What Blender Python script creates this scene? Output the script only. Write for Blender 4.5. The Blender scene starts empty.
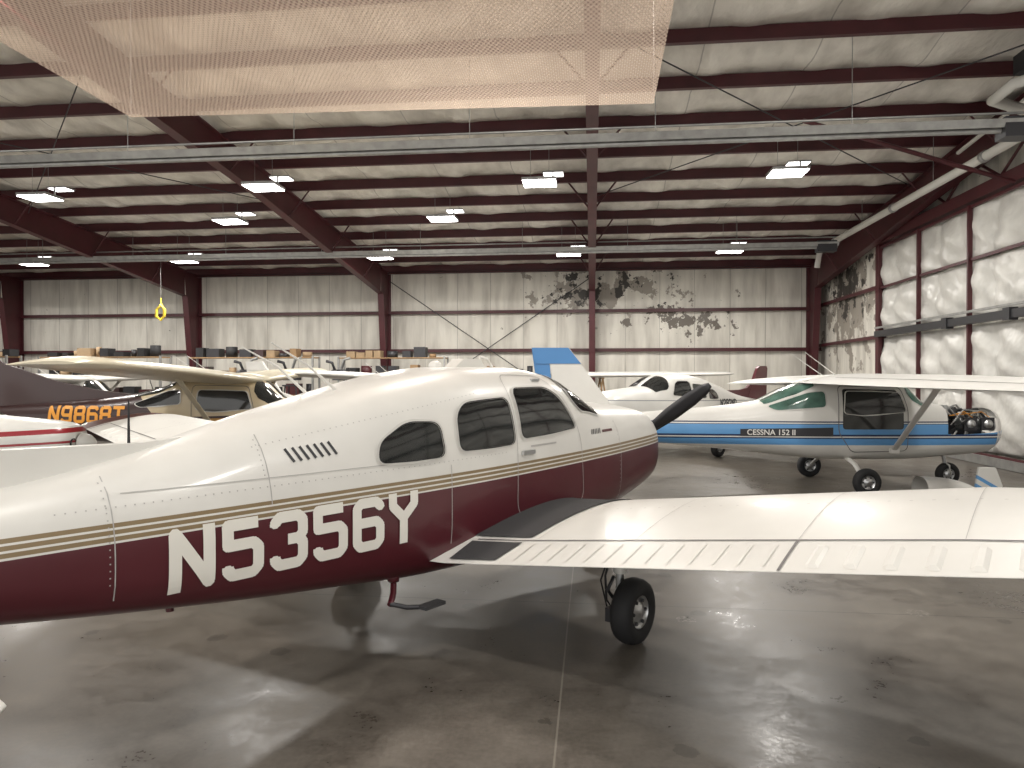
import bpy, bmesh, math, random
import numpy as np
from mathutils import Vector, Matrix
random.seed(4)
YAW=math.radians(6.34); CY,SY=math.cos(YAW),math.sin(YAW)
H=1.75
def W(a,d,z=0.0): return Vector((a*CY-d*SY, a*SY+d*CY, z))

# ---------------------------------------------------------------- materials
def new_mat(name):
    m=bpy.data.materials.new(name); m.use_nodes=True
    return m, m.node_tree, m.node_tree.nodes['Principled BSDF']
def mat(name,col,rough=.5,metal=0,coat=0,emit=0,noise=0,nscale=6,bump=0,bscale=20):
    m,nt,b=new_mat(name)
    b.inputs['Roughness'].default_value=rough; b.inputs['Metallic'].default_value=metal
    b.inputs['Coat Weight'].default_value=coat; b.inputs['Coat Roughness'].default_value=.12
    c=(*col,1); b.inputs['Base Color'].default_value=c
    tc=nt.nodes.new('ShaderNodeTexCoord')
    if noise>0:
        n=nt.nodes.new('ShaderNodeTexNoise'); n.inputs['Scale'].default_value=nscale; n.inputs['Detail'].default_value=5
        nt.links.new(tc.outputs['Object'],n.inputs['Vector'])
        r=nt.nodes.new('ShaderNodeValToRGB'); r.color_ramp.elements[0].position=.3; r.color_ramp.elements[1].position=.7
        r.color_ramp.elements[0].color=tuple(x*(1-noise) for x in col)+(1,); r.color_ramp.elements[1].color=c
        nt.links.new(n.outputs['Fac'],r.inputs['Fac']); nt.links.new(r.outputs['Color'],b.inputs['Base Color'])
    if bump>0:
        n=nt.nodes.new('ShaderNodeTexNoise'); n.inputs['Scale'].default_value=bscale
        nt.links.new(tc.outputs['Object'],n.inputs['Vector'])
        bp=nt.nodes.new('ShaderNodeBump'); bp.inputs['Strength'].default_value=bump; bp.inputs['Distance'].default_value=.05
        nt.links.new(n.outputs['Fac'],bp.inputs['Height']); nt.links.new(bp.outputs['Normal'],b.inputs['Normal'])
    if emit>0:
        b.inputs['Emission Color'].default_value=c; b.inputs['Emission Strength'].default_value=emit
    return m
def math_node(nt,op,a,b=None,c=None):
    n=nt.nodes.new('ShaderNodeMath'); n.operation=op
    for i,v in enumerate((a,b,c)):
        if v is None: continue
        if isinstance(v,(int,float)): n.inputs[i].default_value=v
        else: nt.links.new(v,n.inputs[i])
    return n.outputs[0]
def stripe_mat(name,kx,stops,rough=.34,xcut=None,xcol=None,coat=.25):
    """colour bands by height z + kx*x (constant steps)"""
    m,nt,b=new_mat(name)
    b.inputs['Roughness'].default_value=rough; b.inputs['Coat Weight'].default_value=coat; b.inputs['Coat Roughness'].default_value=.12
    tc=nt.nodes.new('ShaderNodeTexCoord'); sp=nt.nodes.new('ShaderNodeSeparateXYZ'); nt.links.new(tc.outputs['Object'],sp.inputs[0])
    v=math_node(nt,'MULTIPLY_ADD',sp.outputs['X'],kx,sp.outputs['Z'])
    v=math_node(nt,'DIVIDE',v,2.5)
    r=nt.nodes.new('ShaderNodeValToRGB'); r.color_ramp.interpolation='CONSTANT'
    e=r.color_ramp.elements
    e[0].position=0; e[0].color=(*stops[0][1],1)
    e[1].position=stops[1][0]/2.5; e[1].color=(*stops[1][1],1)
    for z,c in stops[2:]:
        q=e.new(z/2.5); q.color=(*c,1)
    nt.links.new(v,r.inputs['Fac']); out=r.outputs['Color']
    if xcut is not None:
        f=math_node(nt,'MULTIPLY_ADD',sp.outputs['Z'],.9,sp.outputs['X'])
        f=math_node(nt,'LESS_THAN',f,xcut)
        mx=nt.nodes.new('ShaderNodeMix'); mx.data_type='RGBA'
        nt.links.new(f,mx.inputs[0]); nt.links.new(out,mx.inputs[6]); mx.inputs[7].default_value=(*xcol,1); out=mx.outputs[2]
    # faint grime
    n=nt.nodes.new('ShaderNodeTexNoise'); n.inputs['Scale'].default_value=3; n.inputs['Detail'].default_value=4
    nt.links.new(tc.outputs['Object'],n.inputs['Vector'])
    rr=nt.nodes.new('ShaderNodeMapRange'); rr.inputs['To Min'].default_value=.86; rr.inputs['To Max'].default_value=1.04
    nt.links.new(n.outputs['Fac'],rr.inputs['Value'])
    vm=nt.nodes.new('ShaderNodeVectorMath'); vm.operation='SCALE'; nt.links.new(out,vm.inputs[0]); nt.links.new(rr.outputs[0],vm.inputs['Scale'])
    nt.links.new(vm.outputs[0],b.inputs['Base Color'])
    return m
WHITE=(.73,.72,.685); MAR=(.085,.011,.018); GOLD=(.25,.18,.095)
M_white=mat('white_paint',WHITE,.38,coat=.15,noise=.06,nscale=3)
M_cream=mat('cream_paint',(.66,.60,.46),.35,coat=.2,noise=.1)
M_maroon=mat('maroon_paint',MAR,.3,coat=.4)
M_brown=mat('brown_paint',(.035,.012,.012),.3,coat=.4)
M_black=mat('black_rubber',(.018,.018,.02),.7,noise=.3)
M_walk=mat('walkway_grit',(.045,.045,.048),.85,bump=.3,bscale=200)
M_seam=mat('panel_seam',(.16,.15,.15),.6)
M_seaml=mat('panel_seam_light',(.42,.41,.40),.6)
M_glass=mat('cabin_glass',(.022,.024,.024),.06,coat=.5,noise=.6,nscale=4)
M_green=mat('tinted_glass',(.10,.20,.16),.08,coat=.6,noise=.6,nscale=4)
M_frame=mat('window_seal',(.58,.57,.54),.5)
M_alu=mat('aluminium',(.55,.56,.57),.3,metal=.9)
M_dark=mat('dark_metal',(.05,.05,.055),.45,metal=.5)
M_steel=mat('maroon_steel',(.082,.015,.020),.45,noise=.3,nscale=2)
M_red=mat('red_plastic',(.5,.04,.03),.4)
M_blue=mat('blue_paint',(.06,.22,.50),.35,coat=.3)
M_galv=mat('galvanized',(.40,.40,.39),.4,metal=.5,noise=.3)
M_pipe=mat('white_pipe',(.65,.64,.6),.5)
M_orange=mat('orange_paint',(.80,.34,.04),.4)
M_lamp=mat('led_panel',(1,.98,.95),.5,emit=16)
M_ghost=mat('lamp_ghost',(1,.98,.95),.5,emit=5)  # glow for the lamps' ghost reflections, no real fixture
M_yellow=mat('yellow_strap',(.75,.55,.05),.5)
M_wood=mat('plywood',(.35,.22,.11),.6,noise=.3)
M_card=mat('cardboard',(.38,.27,.16),.8,noise=.2)

# ---------------------------------------------------------------- mesh builder
class MB:
    def __init__(s): s.V=[];s.F=[];s.I=[];s.S=[];s.mats=[]
    def add(s,verts,faces,m,smooth=False):
        if m not in s.mats: s.mats.append(m)
        k=s.mats.index(m); o=len(s.V)
        s.V+= [tuple(v) for v in verts]
        for f in faces: s.F.append([i+o for i in f]); s.I.append(k); s.S.append(smooth)
    def box(s,c,size,m,rot=None):
        hx,hy,hz=[q/2 for q in size]
        vs=[Vector((x,y,z)) for x in(-hx,hx) for y in(-hy,hy) for z in(-hz,hz)]
        if rot is not None: vs=[rot@v for v in vs]
        vs=[v+Vector(c) for v in vs]
        s.add(vs,[(0,1,3,2),(4,6,7,5),(0,4,5,1),(2,3,7,6),(0,2,6,4),(1,5,7,3)],m)
    def tube(s,pts,r,m,n=10,smooth=True,flat=1.0):
        pts=[Vector(p) for p in pts]; rs=r if isinstance(r,(list,tuple)) else [r]*len(pts)
        V=[];F=[]
        for i,p in enumerate(pts):
            t=(pts[min(i+1,len(pts)-1)]-pts[max(i-1,0)]).normalized()
            up=Vector((0,0,1)) if abs(t.z)<.9 else Vector((0,1,0))
            u=t.cross(up).normalized(); w=u.cross(t)
            for k in range(n):
                a=2*math.pi*k/n; V.append(p+u*math.cos(a)*rs[i]+w*math.sin(a)*rs[i]*flat)
        for i in range(len(pts)-1):
            for k in range(n): F.append((i*n+k,i*n+(k+1)%n,(i+1)*n+(k+1)%n,(i+1)*n+k))
        s.add(V,F,m,smooth)
        s.add(V[:n],[tuple(range(n))],m); s.add(V[-n:],[tuple(range(n))],m)
    def lathe(s,o,ax,prof,m,n=28,smooth=True):
        o=Vector(o); ax=Vector(ax).normalized(); up=Vector((0,0,1)) if abs(ax.z)<.9 else Vector((1,0,0))
        u=ax.cross(up).normalized(); w=ax.cross(u); V=[];F=[]
        for t,r in prof:
            for k in range(n):
                a=2*math.pi*k/n; V.append(o+ax*t+(u*math.cos(a)+w*math.sin(a))*max(r,1e-4))
        for i in range(len(prof)-1):
            for k in range(n): F.append((i*n+k,i*n+(k+1)%n,(i+1)*n+(k+1)%n,(i+1)*n+k))
        s.add(V,F,m,smooth)
    def prism(s,poly,y0,y1,m):   # poly in (x,z)
        n=len(poly); V=[(x,y0,z) for x,z in poly]+[(x,y1,z) for x,z in poly]
        F=[tuple(range(n)),tuple(range(2*n-1,n-1,-1))]+[(i,(i+1)%n,n+(i+1)%n,n+i) for i in range(n)]
        s.add(V,F,m)
    def build(s,name,parent=None,loc=(0,0,0),recalc=True,bevel=0):
        me=bpy.data.meshes.new(name); me.from_pydata(s.V,[],s.F); 
        for m in s.mats: me.materials.append(m)
        for p,k,sm in zip(me.polygons,s.I,s.S): p.material_index=k; p.use_smooth=sm
        if recalc:
            bm=bmesh.new(); bm.from_mesh(me); bmesh.ops.recalc_face_normals(bm,faces=bm.faces); bm.to_mesh(me); bm.free()
        me.update()
        o=bpy.data.objects.new(name,me); bpy.context.collection.objects.link(o); o.location=loc
        if parent: o.parent=parent
        if bevel:
            b=o.modifiers.new('b','BEVEL'); b.width=bevel; b.segments=2; b.limit_method='ANGLE'
        return o
def empty(name,loc=(0,0,0),rz=0):
    e=bpy.data.objects.new(name,None); bpy.context.collection.objects.link(e); e.location=loc; e.rotation_euler=(0,0,rz); e.empty_display_size=.3
    return e

# ---------------------------------------------------------------- loft surface
def pchip(xs,ys):
    xs=np.array(xs,float); ys=np.array(ys,float); n=len(xs); h=np.diff(xs); d=np.diff(ys)/h; m=np.zeros(n)
    for i in range(1,n-1):
        if d[i-1]*d[i]>0: m[i]=2*d[i-1]*d[i]/(d[i-1]+d[i])
    m[0]=d[0]; m[-1]=d[-1]
    def f(x):
        x=min(max(x,xs[0]),xs[-1]); i=min(max(int(np.searchsorted(xs,x))-1,0),n-2); t=(x-xs[i])/h[i]
        return float((2*t**3-3*t**2+1)*ys[i]+(t**3-2*t**2+t)*h[i]*m[i]+(-2*t**3+3*t**2)*ys[i+1]+(t**3-t**2)*h[i]*m[i+1])
    return f
class Body:
    def __init__(b,tab):
        c=list(zip(*tab)); b.s0=c[0][0]; b.s1=c[0][-1]
        b.zb,b.zm,b.zt,b.hw,b.nt,b.nb=[pchip(c[0],c[i]) for i in range(1,7)]
    def P(b,s,th,side=1):
        c,si=math.cos(th),math.sin(th); n=b.nt(s) if si>=0 else b.nb(s)
        y=b.hw(s)*math.copysign(abs(c)**(2/n),c)
        z=b.zm(s)+((b.zt(s)-b.zm(s)) if si>=0 else (b.zm(s)-b.zb(s)))*math.copysign(abs(si)**(2/n),si)
        return Vector((-s,y*side,z))
    def th(b,s,z):
        if z>=b.zm(s): return math.asin(min(1,((z-b.zm(s))/(b.zt(s)-b.zm(s)))**(b.nt(s)/2)))
        return -math.asin(min(1,((b.zm(s)-z)/(b.zm(s)-b.zb(s)))**(b.nb(s)/2)))
    def Q(b,s,z,side,off=0):
        t=b.th(s,z); return b.Qt(s,t,side,off)
    def Qt(b,s,t,side,off=0):
        p=b.P(s,t,side); e=1e-3
        t2=t if abs(t)>.02 else .02
        n=(b.P(s+e,t2,side)-b.P(s,t2,side)).cross(b.P(s,t2+e,side)-b.P(s,t2,side))
        if n.length<1e-12: n=Vector((0,side,0))
        n.normalize()
        if n.dot(Vector((0,p.y,p.z-b.zm(s))))<0: n=-n
        return p+n*off
    def mesh(b,mb,m,s0=None,s1=None,ns=90,nt=56,th0=0,th1=2*math.pi,capf=True,capb=True):
        s0=b.s0 if s0 is None else s0; s1=b.s1 if s1 is None else s1
        full=abs(th1-th0-2*math.pi)<1e-6; k=nt if full else nt+1
        V=[];F=[]
        for i in range(ns+1):
            s=s0+(s1-s0)*i/ns
            for j in range(k): V.append(b.P(s,th0+(th1-th0)*j/nt))
        for i in range(ns):
            for j in range(nt):
                j2=(j+1)%k; F.append((i*k+j,i*k+j2,(i+1)*k+j2,(i+1)*k+j))
        mb.add(V,F,m,True)
        if full and capf: mb.add(V[:k],[tuple(range(k))],m)
        if full and capb: mb.add(V[-k:],[tuple(range(k))],m)
def roundpoly(pts,r=.06,n=5):
    out=[]; N=len(pts); P=[Vector(p) for p in pts]
    for i in range(N):
        p=P[i]; a=P[i-1]; c=P[(i+1)%N]
        ra=min(r,(a-p).length*.45); rc=min(r,(c-p).length*.45)
        A=p+(a-p).normalized()*ra; C=p+(c-p).normalized()*rc
        for k in range(n+1):
            t=k/n; out.append((1-t)**2*A+2*t*(1-t)*p+t*t*C)
    return out
def densify(pts,step=.05):
    out=[];N=len(pts)
    for i in range(N):
        a=pts[i]; c=pts[(i+1)%N]; L=(c-a).length; k=max(1,int(L/step))
        for j in range(k): out.append(a+(c-a)*j/k)
    return out
def patch(mb,f,pts,m,rings=5):
    cen=sum(pts,Vector((0,0)))/len(pts); V=[];F=[];n=len(pts)
    for r in range(rings):
        t=1-r/rings
        for p in pts: q=cen+(p-cen)*t; V.append(f(q.x,q.y))
    V.append(f(cen.x,cen.y))
    for r in range(rings-1):
        for i in range(n): F.append((r*n+i,r*n+(i+1)%n,(r+1)*n+(i+1)%n,(r+1)*n+i))
    o=(rings-1)*n
    for i in range(n): F.append((o+i,o+(i+1)%n,rings*n))
    mb.add(V,F,m,True)
def ring(mb,f,pts,w,m):
    cen=sum(pts,Vector((0,0)))/len(pts); n=len(pts); V=[]
    for p in pts: V.append(f(p.x,p.y))
    for p in pts:
        d=(p-cen); q=p+d.normalized()*w; V.append(f(q.x,q.y))
    mb.add(V,[(i,(i+1)%n,n+(i+1)%n,n+i) for i in range(n)],m,True)
def strip(mb,f,pts,w,m,step=.06):
    pts=[Vector(p) for p in pts]
    for a,c in zip(pts[:-1],pts[1:]):
        L=(c-a).length; d=(c-a)/L; nn=Vector((-d.y,d.x))*w/2; k=max(1,int(L/step)); V=[]
        for j in range(k+1):
            q=a+(c-a)*j/k
            for sg in(-1,1): e=q+nn*sg; V.append(f(e.x,e.y))
        mb.add(V,[(2*j,2*j+1,2*j+3,2*j+2) for j in range(k)],m)
GL={'N':[[(0,0),(0,1.5),(1,0),(1,1.5)]],
'5':[[(1,1.5),(0,1.5),(0,.90),(.84,.90),(1,.74),(1,.16),(.84,0),(.16,0),(0,.16),(0,.28)]],
'3':[[(0,1.24),(0,1.34),(.16,1.5),(.84,1.5),(1,1.34),(1,.94),(.84,.78),(.45,.78)],[(.84,.78),(1,.62),(1,.16),(.84,0),(.16,0),(0,.16),(0,.28)]],
'6':[[(1,1.28),(1,1.34),(.84,1.5),(.16,1.5),(0,1.34),(0,.16),(.16,0),(.84,0),(1,.16),(1,.66),(.84,.82),(0,.82)]],
'9':[[(0,.22),(0,.16),(.16,0),(.84,0),(1,.16),(1,1.34),(.84,1.5),(.16,1.5),(0,1.34),(0,.84),(.16,.68),(1,.68)]],
'8':[[(.16,1.5),(.84,1.5),(1,1.34),(1,.94),(.86,.78),(1,.62),(1,.16),(.84,0),(.16,0),(0,.16),(0,.62),(.14,.78),(0,.94),(0,1.34),(.16,1.5)],[(.14,.78),(.86,.78)]],
'Y':[[(0,1.5),(0,1.22),(.5,.75),(.5,0)],[(1,1.5),(1,1.22),(.5,.75)]],
'T':[[(0,1.5),(1,1.5)],[(.5,1.5),(.5,0)]],
'D':[[(0,0),(0,1.5),(.75,1.5),(1,1.25),(1,.25),(.75,0),(0,0)]],
'2':[[(0,1.2),(0,1.34),(.16,1.5),(.84,1.5),(1,1.34),(1,.95),(0,.22),(0,0),(1,0)]]}
def letters(mb,f,txt,hgt,m,gap=.16,th=.27,wid=.70):
    """f(u,v): u along reading direction (m), v height (m)"""
    t=hgt*th*.70; w=hgt*wid; u0=0
    for ch in txt:
        for pl in GL[ch]:
            pts=[Vector((u0+t/2+x*(w-t), t/2+y/1.5*(hgt-t))) for x,y in pl]
            if (pts[0]-pts[-1]).length>1e-4 and ch not in '3569':
                pts[0]=pts[0]+(pts[0]-pts[1]).normalized()*t/2; pts[-1]=pts[-1]+(pts[-1]-pts[-2]).normalized()*t/2
            strip(mb,f,pts,t,m,step=.03)
            for p in pts[1:-1]:
                V=[f(p.x+math.cos(a)*t/2,p.y+math.sin(a)*t/2) for a in [2*math.pi*(k+.5)/8 for k in range(8)]]
                mb.add(V,[tuple(range(8))],m)
        u0+=w+hgt*gap*.66
def textlen(n,hgt,gap=.16,wid=.70): return n*hgt*(wid+gap*.66)
# ---------------------------------------------------------------- wings
def yt(x,t): return 5*t*(.2969*math.sqrt(x)-.126*x-.3516*x*x+.2843*x**3-.1036*x**4)
class Wing:
    def __init__(w,tab,side,inc=0):   # tab: y, sLE, c, z, t
        c=list(zip(*tab)); w.ys=c[0]; w.side=side; w.inc=inc
        w.f=[lambda y,i=i:float(np.interp(y,c[0],c[i])) for i in range(1,5)]
    def pt(w,y,xi,top,off=0):
        s,c,z,t=[g(y) for g in w.f]
        zz=z+c*(4*.022*xi*(1-xi))+(1 if top else -1)*(c*yt(xi,t)+off)+w.inc*c*(1-xi)
        return Vector((-(s+c*xi),w.side*y,zz))
    def mesh(w,mb,m,sub=6,n=18,mtip=None,ytip=None):
        ys=[]
        for a,b in zip(w.ys[:-1],w.ys[1:]):
            for k in range(sub): ys.append(a+(b-a)*k/sub)
        ys.append(w.ys[-1]); xs=[(1-math.cos(math.pi*i/n))/2 for i in range(n+1)]
        V=[]
        for y in ys:
            for x in reversed(xs): V.append(w.pt(y,x,True))
            for x in xs[1:-1]: V.append(w.pt(y,x,False))
        k=2*n
        for i in range(len(ys)-1):
            F=[(i*k+j,i*k+(j+1)%k,(i+1)*k+(j+1)%k,(i+1)*k+j) for j in range(k)]
            mm=mtip if (mtip and ys[i]>=ytip) else m
            idx=sorted({q for f in F for q in f}); mp={q:i2 for i2,q in enumerate(idx)}
            mb.add([V[q] for q in idx],[tuple(mp[q] for q in f) for f in F],mm,True)
        mb.add(V[-k:],[tuple(range(k))],mtip or m); mb.add(V[:k],[tuple(range(k))],m)
def weld(o):
    bm=bmesh.new(); bm.from_mesh(o.data); bmesh.ops.remove_doubles(bm,verts=bm.verts,dist=1e-5); bmesh.ops.recalc_face_normals(bm,faces=bm.faces); bm.to_mesh(o.data); bm.free()

def wheel(mb,c,r,w,ax=(0,1,0)):
    h=w/2
    mb.lathe(c,ax,[(-h*.75,r*.5),(-h*.95,r*.6),(-h,r*.8),(-h*.8,r*.93),(-h*.4,r*.99),(0,r),(h*.4,r*.99),(h*.8,r*.93),(h,r*.8),(h*.95,r*.6),(h*.75,r*.5)],M_black)
    for sg in(-1,1):
        mb.lathe(c,ax,[(sg*h*.75,r*.5),(sg*h*.55,r*.46),(sg*h*.5,r*.3),(sg*h*.8,r*.18),(sg*h*.85,0)],M_alu)
        for k in range(6):
            a=k*math.pi/3; A=Vector(ax)
            p=Vector(c)+A*(sg*h*.56)+Vector((math.cos(a),0,math.sin(a)))*r*.37
            mb.lathe(p,A*sg,[(0,.012),(.012,.012),(.013,0)],M_dark,n=8)
def prop(mb,s,z,L,ang,m,spin_m,r0=.17):
    prof=[(0.0,r0),(.06,r0*.98),(.14,r0*.8),(.2,r0*.5),(.24,r0*.15),(.245,0)]
    mb.lathe((-s-.02,0,z),(1,0,0),prof,spin_m)
    if L<=0: return
    for sg in(1,-1):
        d=Vector((0,-math.cos(ang)*sg,math.sin(ang)*sg)); t=Vector((1,0,0)).cross(d)
        V=[];secs=[(.08,.07,70,.05),(.25,.13,50,.035),(.5,.16,35,.025),(.75,.15,25,.016),(.93,.11,18,.01),(1,.05,16,.005)]
        for f,c,p,th in secs:
            p=math.radians(p); cd=(t*math.cos(p)*sg+Vector((1,0,0))*math.sin(p)); nd=d.cross(cd)
            o=Vector((-s+.05,0,z))+d*L*f
            for u,v in((-.5,0),(-.2,.5),(.2,.5),(.5,0),(.2,-.5),(-.2,-.5)): V.append(o+cd*c*u+nd*th*v)
        F=[]
        for i in range(len(secs)-1):
            for k in range(6): F.append((i*6+k,i*6+(k+1)%6,(i+1)*6+(k+1)%6,(i+1)*6+k))
        F.append(tuple(range(len(V)-6,len(V)))); mb.add(V,F,m,True)

# ---------------------------------------------------------------- LOW WING AIRPLANE
LOW=[(.08,.87,1.06,1.26,.20,2.3,2.3),(.12,.79,1.05,1.36,.32,2.5,2.5),(.28,.70,1.03,1.44,.41,2.7,2.7),(1.0,.58,.98,1.52,.52,2.8,3.0),
 (1.42,.52,.95,1.555,.56,2.9,3.2),(1.7,.49,.93,1.68,.575,2.9,3.2),(1.98,.47,.92,1.785,.585,3.0,3.3),(2.4,.44,.92,1.835,.59,3.2,3.4),(3.0,.44,.92,1.83,.58,3.2,3.4),
 (3.5,.46,.92,1.775,.545,3.0,3.6),(4.0,.51,.92,1.675,.49,2.6,3.8),(4.6,.57,.92,1.53,.42,2.4,3.8),(5.0,.615,.92,1.42,.37,2.3,3.6),(5.5,.675,.94,1.31,.29,2.3,3.2),
 (6.0,.75,.97,1.235,.21,2.2,2.8),(6.6,.86,1.0,1.17,.11,2,2.2),(6.95,.90,1.01,1.14,.05,2,2)]
def low_wing(name,a,d,hx,hy,fus_mat,reg=None,reg_mat=None,reg_s=5.12,reg_z=.75,reg_h=.30,tip=None,wings=(-1,1),hero=False,ang=.62,wing_m=None,finm=None,tail=True,pl=1.02,scale=1):
    l=math.hypot(hx,hy); hx/=l; hy/=l; hv=Vector((hx*CY-hy*SY,hx*SY+hy*CY))
    root=empty(name,W(a,d),math.atan2(hv.y,hv.x)); root.scale=(scale,)*3; B=Body(LOW); wing_m=wing_m or M_white
    mb=MB(); B.mesh(mb,fus_mat,ns=110,nt=72); mb.build('fuselage',root)
    mb=MB(); gl=M_glass
    wins=[[(3.47,1.255),(3.49,1.47),(3.72,1.475),(3.93,1.37),(3.96,1.25)],
          [(2.80,1.29),(2.81,1.61),(3.24,1.58),(3.33,1.50),(3.34,1.28)],
          [(2.00,1.36),(2.16,1.61),(2.30,1.67),(2.71,1.67),(2.72,1.32)]]
    for sd in(-1,1):
        f=lambda x,y,sd=sd:B.Q(x,y,sd,.006); f2=lambda x,y,sd=sd:B.Q(x,y,sd,.010)
        for w in wins:
            p=densify(roundpoly(w,.065)); patch(mb,f,p,gl); ring(mb,f2,p,.022,M_frame); 
            ring(mb,lambda x,y,sd=sd:B.Q(x,y,sd,.0125),p,.007,M_black)
        g=lambda x,y,sd=sd:B.Qt(x,y,sd,.006); g2=lambda x,y,sd=sd:B.Qt(x,y,sd,.010)
        w=[Vector(p) for p in((1.45,1.53),(1.45,1.05),(1.50,.74),(1.86,.60),(1.94,.70),(2.0,1.0),(2.02,1.53))]
        p=densify(roundpoly(w,.05)); patch(mb,g,p,gl,7); ring(mb,g2,p,.015,M_frame)
    mb.build('windows',root,recalc=False)
    # wings
    wt=[(.30,1.76,1.82,.60,.15),(.62,1.84,1.72,.615,.15),(.95,1.91,1.63,.655,.15),(3.3,1.93,1.60,.98,.15),(4.9,2.28,1.15,1.19,.13),(5.15,2.36,1.03,1.22,.115),(5.28,2.50,.78,1.235,.08),(5.33,2.66,.5,1.24,.05)]
    for sd in wings:
        w=Wing(wt,sd,.045); mb=MB(); w.mesh(mb,wing_m,mtip=tip,ytip=4.85); o=mb.build('right_wing' if sd<0 else 'left_wing',root); weld(o)
        mb=MB(); T=lambda y,x:w.pt(y,x,True,.004)
        strip(mb,T,[(.62,.815),(4.85,.80)],.008,M_seam,.1)
        def vs(y,x0,x1,wd,m,off=.004):
            V=[];k=8
            for j in range(k+1):
                x=x0+(x1-x0)*j/k
                for s_ in(-1,1): V.append(w.pt(y+s_*wd/2,x,True,off))
            mb.add(V,[(2*j,2*j+1,2*j+3,2*j+2) for j in range(k)],m)
        vs(2.62,.81,.995,.014,M_seam); vs(4.85,.80,.99,.012,M_seam)
        for y in(1.08,1.75,2.62,3.3,4.1): vs(y,.04,.80,.003,M_seaml)
        for x in(.12,.45): 
            for y0 in [1.1+ .1*k for k in range(37)]:
                vv=[w.pt(y0,x,True,.003),w.pt(y0+.015,x,True,.003),w.pt(y0+.015,x+.004,True,.003),w.pt(y0,x+.004,True,.003)]; mb.add(vv,[(0,1,2,3)],M_seaml)
        for y in np.arange(2.75,4.75,.155):
            V=[]; 
            for x in(.84,.86,.96,.975):
                hh=.011 if .85<x<.97 else .0
                V+= [w.pt(y-.03,x,True,.001),w.pt(y-.012,x,True,.001+hh),w.pt(y+.012,x,True,.001+hh),w.pt(y+.03,x,True,.001)]
            F=[(i*4+j,i*4+j+1,i*4+j+5,i*4+j+4) for i in range(3) for j in range(3)]
            mb.add(V,F,wing_m)
        for y in np.arange(1.1,2.6,.12):
            vs(y,.84,.97,.012,wing_m,.006)
        if sd<0:
            def wk(ya,yb,yc,yd,x0,x1):
                V=[];k=12;q=6
                for j in range(k+1):
                    x=x0+(x1-x0)*j/k; t=j/k; A=ya+(yc-ya)*t; Bq=yb+(yd-yb)*t
                    for i in range(q+1): V.append(w.pt(A+(Bq-A)*i/q,x,True,.007))
                mb.add(V,[(j*(q+1)+i,j*(q+1)+i+1,(j+1)*(q+1)+i+1,(j+1)*(q+1)+i) for j in range(k) for i in range(q)],M_walk,True)
            wk(.54,1.12,.54,1.02,.08,.79); wk(.60,1.0,.62,.97,.835,.975)
        mb.build('wing_details_right' if sd<0 else 'wing_details_left',root,recalc=False)
    # tail
    mb=MB()
    if tail:
        fm=finm or M_white
        zz=lambda s:B.zt(s)-.03
        mb.prism([(-6.02,zz(6.0)),(-6.55,2.02),(-6.62,2.08),(-7.0,2.08),(-7.05,2.02),(-6.98,1.0),(-6.9,.95)],-.04,.04,fm)
        mb.prism([(-4.75,zz(4.75)),(-5.1,1.43),(-5.7,1.44),(-6.0,1.48),(-6.2,1.6),(-6.4,1.6),(-6.4,1.1),(-5.6,1.2)],-.035,.035,fm)
        for sd in(-1,1):
            w=Wing([(.0,6.15,.78,.97,.1),(1.66,6.17,.74,.97,.1),(1.76,6.25,.6,.97,.07),(1.81,6.35,.4,.97,.04)],sd); w.mesh(mb,wing_m)
        mb.build('tail',root,bevel=.01)
    # prop + cowl openings + gear
    mb=MB(); prop(mb,.04,1.09,pl,ang,M_dark,M_white)
    for sd in(-1,1): mb.lathe((-.095,sd*.2,1.10),(1,0,0),[(-.0,.085),(.02,.085),(.02,.07),(-.01,.065),(-.012,0)],M_black,n=20)
    mb.lathe((-.48,0,.70),(1,0,0),[(0,.12),(.12,.11),(.13,.09),(.06,.08),(.05,0)],M_dark,n=20)
    mb.build('propeller',root)
    mb=MB(); ws=-2.55; wy=1.27
    for sd in(-1,1):
        mb.tube([(ws,sd*wy,.72),(ws,sd*wy,.45)],.045,M_white); mb.tube([(ws,sd*wy,.48),(ws,sd*wy,.30)],.03,M_alu)
        mb.tube([(ws-.02,sd*wy,.32),(ws,sd*(wy+.02),.22),(ws,sd*(wy+.12),.21)],.028,M_dark)
        mb.tube([(ws-.08,sd*wy,.44),(ws-.16,sd*wy,.37),(ws-.06,sd*wy,.28)],.014,M_dark)
        mb.tube([(ws-.02,sd*(wy-.03),.66),(ws-.12,sd*(wy-.04),.45),(ws-.14,sd*(wy-.02),.30),(ws-.06,sd*wy,.2)],.008,M_black)
        mb.tube([(ws+.02,sd*(wy-.05),.66),(ws-.08,sd*(wy-.1),.40),(ws-.10,sd*(wy-.04),.24)],.006,M_black)
        mb.lathe((ws,sd*(wy+.01),.21),(0,1,0),[(-.02,.0),(-.02,.09),(.02,.09),(.02,0)],M_alu)
        mb.box((ws-.1,sd*wy,.20),(.08,.06,.09),M_dark)
        mb.prism([(ws+.24,.72),(ws+.16,.60),(ws-.18,.60),(ws-.32,.72)],sd*(wy-.08),sd*(wy+.08),M_white)
        wheel(mb,(ws,sd*(wy+.10),.215),.215,.15)
    mb.tube([(-.85,0,.66),(-.80,0,.34)],.035,M_alu); mb.tube([(-.8,.0,.42),(-.8,.09,.38),(-.80,.10,.19)],.02,M_white); mb.tube([(-.8,.0,.42),(-.8,-.09,.38),(-.80,-.10,.19)],.02,M_white)
    mb.tube([(-.8,-.1,.19),(-.8,.1,.19)],.015,M_alu)
    wheel(mb,(-.80,0,.18),.18,.12); mb.build('landing_gear',root)
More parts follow.
